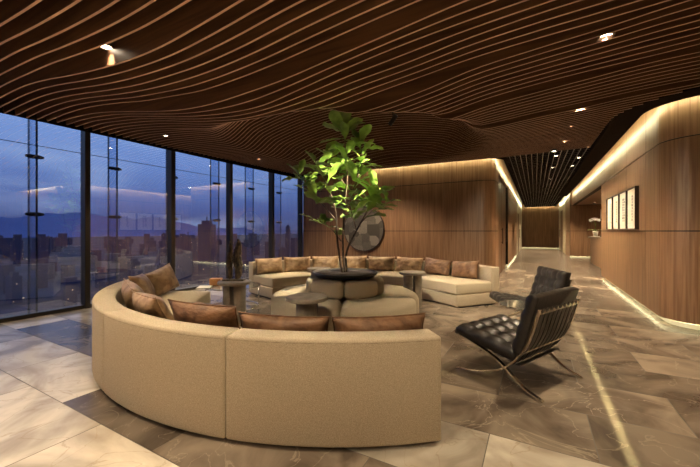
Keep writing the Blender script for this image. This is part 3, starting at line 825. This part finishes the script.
def lounge_chair(label, loc, rz):
    t = thing('lounge_chair', label, 'chair', loc, rz, 'black tufted leather lounge chairs')
    for s in (-1, 1):
        x_ = s * .355
        bm = nb(); tube(bm, spline([(x_, a, b) for a, b in BACK], 7), 0, flat=(Vector((1, 0, 0)), .017, .006))
        tube(bm, spline([(x_, a, b) for a, b in LEG], 7), 0, flat=(Vector((1, 0, 0)), .017, .006))
        obj('side_frame', bm, M['chrome'], t)
    for (yy, zz, nm) in ((-.365, .67, 'cross_bar'), (-.235, .33, 'cross_bar'), (.345, .333, 'cross_bar')):
        bm = nb(); box(bm, -.345, .345, yy - .006, yy + .006, zz - .014, zz + .014); obj(nm, bm, M['chrome'], t)
    sp = spline([(0, a, b) for a, b in BACK[2:]], 8)
    for k in range(9):
        x_ = -.30 + k * .075; bm = nb()
        tube(bm, [(x_, p.y - .004, p.z) for p in sp], 0, flat=(Vector((1, 0, 0)), .018, .0025)); obj('back_strap', bm, M['leather_black'], t)
    for k in range(8):
        yy = .29 - k * .07; zz = .335 - (.345 - yy) * .20; bm = nb(); box(bm, -.345, .345, yy - .018, yy + .018, zz - .012, zz - .007); obj('seat_strap', bm, M['leather_black'], t)
    # seat pad
    W_, D_, T_ = .74, .58, .105
    sm = Matrix.Translation((0, .105, .290)) @ Matrix.Rotation(R(9), 4, 'X')
    sc2 = obj('seat_cushion', tufted(W_, D_, T_, 5, 4), M['leather_black'], t, True); sc2.matrix_local = sm
    bm = nb(); buttons(bm, W_, D_, T_, 5, 4); obj('buttons', bm, M['leather_black'], sc2, True)
    bmx = Matrix.Translation((0, -.265, .55)) @ Matrix.Rotation(R(-72), 4, 'X') @ Matrix.Rotation(PI, 4, 'Z')
    H_ = .50
    bmx = Matrix(((-1, 0, 0, 0), (0, math.sin(R(-16)), math.cos(R(-16)), -.30), (0, math.cos(R(-16)), -math.sin(R(-16)), .545), (0, 0, 0, 1)))
    bc = obj('back_cushion', tufted(W_, H_, T_, 5, 4), M['leather_black'], t, True); bc.matrix_local = bmx
    bm = nb(); buttons(bm, W_, H_, T_, 5, 4); obj('buttons', bm, M['leather_black'], bc, True)
    return t
hd = math.atan2(.44, -.9)
ch = lounge_chair('black tufted leather lounge chair nearest the camera, seen from behind with its straps showing', (-.15, 3.42, 0), hd - PI / 2)
ch2 = copy_tree(ch, loc=(-.09, 5.10, 0), rz=math.atan2(-.37, -.93) - PI / 2, label='black tufted leather lounge chair farther off, facing the sofas beyond the small table')

x, y = campt(522, 3.88)
ct = thing('small_round_table', 'small round side table with mirror top between the two lounge chairs', 'table', (x, y, 0), 0)
obj('tabletop', lathe(nb(), [(0, .43), (.24, .43), (.245, .437), (.245, .445), (.24, .45), (0, .45)], seg=48), mat('mirror_top', (.75, .72, .66), .10, .9), ct)
bm = nb(); tube(bm, [(0, 0, .015), (0, 0, .43)], .016, 12); obj('pole', bm, M['chrome'], ct, True)
obj('base', lathe(nb(), [(0, 0), (.15, 0), (.15, .008), (.02, .016), (0, .016)], seg=40), M['chrome'], ct)

# ------------------------------------------------------------------ things on the walls
M['bronze'] = mat('etched_bronze', (.05, .045, .038), .45, .6)
t_ = M['bronze'].node_tree; bs = t_.nodes['Principled BSDF']
tcn = t_.nodes.new('ShaderNodeTexCoord')
v1 = t_.nodes.new('ShaderNodeTexVoronoi'); v1.inputs['Scale'].default_value = 3.2; v1.distance = 'CHEBYCHEV'; t_.links.new(tcn.outputs['Object'], v1.inputs['Vector'])
n1 = t_.nodes.new('ShaderNodeTexNoise'); n1.inputs['Scale'].default_value = 45; n1.inputs['Detail'].default_value = 3; t_.links.new(tcn.outputs['Object'], n1.inputs[0])
sp1 = t_.nodes.new('ShaderNodeSeparateColor'); t_.links.new(v1.outputs['Color'], sp1.inputs[0]); n1.inputs['Roughness'].default_value = .8
ml = t_.nodes.new('ShaderNodeMath'); ml.operation = 'MULTIPLY'; t_.links.new(sp1.outputs[0], ml.inputs[0]); t_.links.new(n1.outputs[0], ml.inputs[1])
rr_ = t_.nodes.new('ShaderNodeValToRGB'); rr_.color_ramp.elements[0].position = .06; rr_.color_ramp.elements[0].color = (.09, .078, .06, 1)
rr_.color_ramp.elements[1].position = .42; rr_.color_ramp.elements[1].color = (.30, .26, .20, 1)
t_.links.new(ml.outputs[0], rr_.inputs[0]); t_.links.new(rr_.outputs[0], bs.inputs['Base Color'])
dk = thing('round_wall_disc', 'large round dark etched metal disc hanging on the wood wall behind the tree', 'wall art', (-4.38, 8.76, 1.36))
bm = nb(); lathe(bm, [(0, 0), (.63, 0), (.63, .03), (0, .03)], seg=72); d_ = obj('plate', bm, M['bronze'], dk); d_.rotation_euler = (PI / 2, 0, 0)
bm = nb(); tube(bm, [(.64 * math.cos(2 * PI * k / 72), .64 * math.sin(2 * PI * k / 72), .015) for k in range(73)], .018, 8); d_ = obj('rim', bm, M['frame'], dk, True); d_.rotation_euler = (PI / 2, 0, 0)

pn = ['framed print farthest along the right wall, nearest the reception counter', 'second framed print from the reception counter on the right wall', 'third framed print from the reception counter on the right wall', 'framed print nearest the camera on the right wall']
for k in range(4):
    yc = 9.80 - k * .69
    p = thing('framed_print', pn[k], 'picture', (1.55 + (yc - 6.4) * .0061 - .002, yc, 1.70), 0, 'row of framed prints')
    bm = nb()
    for a in ((-.33, .33, -.375, -.355), (-.33, .33, .355, .375)): box(bm, -.055, 0, a[0], a[1], a[2], a[3])
    for a in ((-.33, -.31), (.31, .33)): box(bm, -.055, 0, a[0], a[1], -.355, .355)
    obj('frame', bm, M['frame'], p)
    obj('paper', box(nb(), -.03, -.012, -.31, .31, -.355, .355), M['paper'], p)
    bm = nb(); rg = random.Random(k); 
    for c in range([1, 1, 2, 1][k]):
        y0 = -.06 + c * .11 - (.04 if k == 2 else 0)
        for i in range(9):
            z0 = .20 - i * .052; box(bm, -.032, -.0305, y0 + rg.uniform(-.015, .015), y0 + .07 + rg.uniform(-.02, .02), z0, z0 + .038)
    obj('print', bm, M['ink'], p)
# reception counter, orchid, handset, switch
rcn = thing('reception_counter', 'wood reception counter with a stone top in the corridor niche', 'counter', (0, 0, 0))
obj('body', box(nb(), 2.0, 2.35, 13.2, 16.9, 0, 1.02, .005, 1), M['wood'], rcn)
obj('worktop', box(nb(), 1.93, 2.5, 13.1, 17.0, 1.02, 1.09, .006, 1), M['stone'], rcn)
orc = thing('potted_orchid', 'white orchid in a small white pot on the reception counter', 'plant', (2.12, 16.5, 1.09))
obj('pot', lathe(nb(), [(0, 0), (.07, 0), (.10, .2), (.09, .2), (.085, .18), (0, .18)], seg=20), M['white'], orc, True)
bm = nb(); tube(bm, spline([(0, 0, .2), (0, .0, .42), (-.04, 0, .62), (-.14, .0, .68)], 5), .008, 6); obj('stem', bm, M['leaf'], orc)
bm = nb()
for k in range(9):
    a = k * .7; leaf(bm, Vector((0, 0, .2)), Vector((math.cos(a), math.sin(a), .7)), .26, .06, .5, 0)
obj('foliage', bm, M['leaf'], orc, True)
for k in range(5):
    bm = nb(); c = Vector((-.17 + .07 * k, .02 * (k % 2), .69 - .012 * (k - 2) ** 2))
    for q in range(5):
        a = q * 2 * PI / 5; leaf(bm, c, Vector((math.cos(a), -.5, math.sin(a))), .07, .032, .1, 1.3)
    obj('flower', bm, M['petal'], orc, True)
lp = thing('desk_lamp', 'small curved desk lamp on the reception counter beside the orchid', 'lamp', (2.12, 14.9, 1.09))
obj('base', lathe(nb(), [(0, 0), (.08, 0), (.08, .02), (0, .02)], seg=20), M['black'], lp)
bm = nb(); tube(bm, spline([(0, 0, .02), (0, 0, .14), (-.05, .03, .2), (-.16, .08, .2)], 5), .012, 6); obj('arm', bm, M['chrome'], lp, True)
bm = nb(); tube(bm, [(-.14, .07, .2), (-.26, .12, .17)], [.015, .035], 8); obj('lamp_shade', bm, M['white'], lp, True)
wp = thing('wall_panel_switch', 'small white control panel on the far side of the reception niche', 'switch', (2.78, 19.47, 2.09))
obj('plate', box(nb(), -.09, .09, 0, .02, -.22, .22, .004, 1), M['white'], wp)

# ------------------------------------------------------------------ lamps
def spotlamp(parent, loc, aim, energy, size, blend=.5, col=WARM, rad=.03):
    l = bpy.data.lights.new('lamp', 'SPOT'); l.energy = energy; l.color = col; l.spot_size = R(size); l.spot_blend = blend; l.shadow_soft_size = rad
    o = bpy.data.objects.new('lamp', l); COL.objects.link(o); o.parent = parent
    o.matrix_local = Matrix.Translation(loc) @ (Vector(aim) - Vector(loc)).to_track_quat('-Z', 'Y').to_matrix().to_4x4()
    return o
def downlight(x, y, z, label, energy=0, group=None, size=95, r=.055, aim=(0, 0, -1), rad=.03):
    t = thing('ceiling_downlight', label, 'ceiling light', (x, y, z), 0, group)
    obj('trim_ring', lathe(nb(), [(r * .8, .005), (r, 0), (r * 1.15, .003), (r * 1.15, .05), (r * .8, .05)], seg=24), M['ring'], t, True)
    obj('lens', lathe(nb(), [(0, .012), (r * .8, .012), (r * .8, .03), (0, .03)], seg=24), M['lens'], t)
    if energy: spotlamp(t, (0, 0, -.012), aim, energy, size, rad=rad)
    return t
def dl(px, py, z, label, energy=0, **k):
    d = 335 * (z - 1.3) / (231 - py); x, y = campt(px, d); return downlight(x, y, z, label, energy, **k)
dl(106, 48, 2.86, 'downlight in the wavy ceiling at the upper left', 40, size=70)
dl(606, 37, 2.96, 'bright downlight in the wavy ceiling above the lounge chairs', 230, size=75, aim=(-.12, 0, -1))
dl(165, 136, 2.98, 'downlight near the second mullion of the window wall', 90)
dl(258, 159, 3.02, 'downlight at the ceiling edge above the fourth window bay', 90)
dl(581, 105, 2.96, 'downlight in the wavy ceiling, first of the receding row towards the corridor', 110)
dl(571, 125, 2.98, 'downlight in the wavy ceiling, second of the receding row towards the corridor', 90)
dl(565, 140, 3.02, 'downlight in the wavy ceiling just before the black grid', 80)
for i, (px, py) in enumerate([(556, 156), (552.5, 168), (579, 158), (572.5, 166), (550, 179), (549, 185), (546.5, 194)]):
    dl(px, py, 3.083, ['downlight in the black corridor grid, nearest on the left', 'downlight in the black corridor grid, second from the front on the left', 'downlight in the black corridor grid, nearest on the right',
       'downlight in the black corridor grid, second from the front on the right', 'downlight midway down the black corridor grid', 'downlight past the middle of the black corridor grid', 'small downlight third from the end wall in the black corridor grid'][i], [190, 190, 190, 190, 240, 260, 320][i])
for y, lb in ((21.8, 'tiny downlight second from the end wall in the black corridor grid'), (25.2, 'tiny downlight nearest the end wall in the black corridor grid')):
    downlight(.35, y, 3.083, lb, 380)
# unseen lamps behind the camera, and fill lamps added above and beside it
for i, (x, y, e) in enumerate([(-4.2, -2.4, 290), (-1.4, -2.4, 380), (1.6, -2.2, 330), (4.2, 1.2, 120), (3.6, 3.8, 60), (-1.2, 1.15, 90), (-3.3, .6, 120), (1.2, .6, 90)]):
    downlight(x, y, 2.86, 'unseen downlight of the wavy ceiling, fill light from outside the view', e, group='unseen fill downlights', size=120, rad=.1)
for i, (x, y, z, e, lb) in enumerate([(2.3, 15.6, 2.5, 120, 'added fill downlight over the reception counter'), (2.3, 18.2, 2.5, 50, 'added fill downlight in the reception niche near its end wall'), (.35, 8.3, 2.98, 60, 'added downlight brightening the row of framed prints')]):
    downlight(x, y, z, lb, e, size=110, aim=(.55 if i == 2 else 0, 0, -.5))  # added lamps: fill for the dark niche, one to brighten the prints
niche_soffit = struct(obj('ceiling.002', box(nb(), 1.72, 3.3, 11.3, 19.7, 2.56, 2.6), M['wood']))
# spot above the sofas, lighting tree and seats
sp_ = thing('track_spotlight', 'black adjustable spotlight hanging from the ceiling lip right of the tree', 'spotlight', (0, 0, 0))
d_ = 4.15; x, y = campt(393, d_); z_ = 1.3 + 111 / 335 * d_
sp_.location = (x, y, z_)
bm = nb(); tube(bm, [(0, 0, .02), (0, 0, .22)], .008, 8); obj('rod', bm, M['black'], sp_)
ax = (Vector((CX, CY, 1.9)) - Vector((x, y, z_))).normalized()
bm = nb(); tube(bm, [tuple(-ax * .07), tuple(ax * .07)], .028, 14); obj('head', bm, M['black'], sp_, True)
spotlamp(sp_, ax * .08, ax * 2, 230, 62, .4, (1, .86, .62), .025)
x, y = campt(352, 7.8)
n_ = round((y - 1.90) / .12 + 9 - .5); yy = 1.90 + .12 * n_ - .12 * 9 + .06
downlight(x, yy, slat_z(n_, x) - .015, 'added downlight in the ceiling hollow, hidden behind the crown of the fig tree', 230, size=125, r=.04)  # lamp added out of sight to light the far sofa and wall
spotlamp(sp_, ax * .085, Vector((1.8, 3.0, -2.2)), 240, 80, .6, (1, .86, .62), .025)  # second beam added to the spot to brighten the far sofa
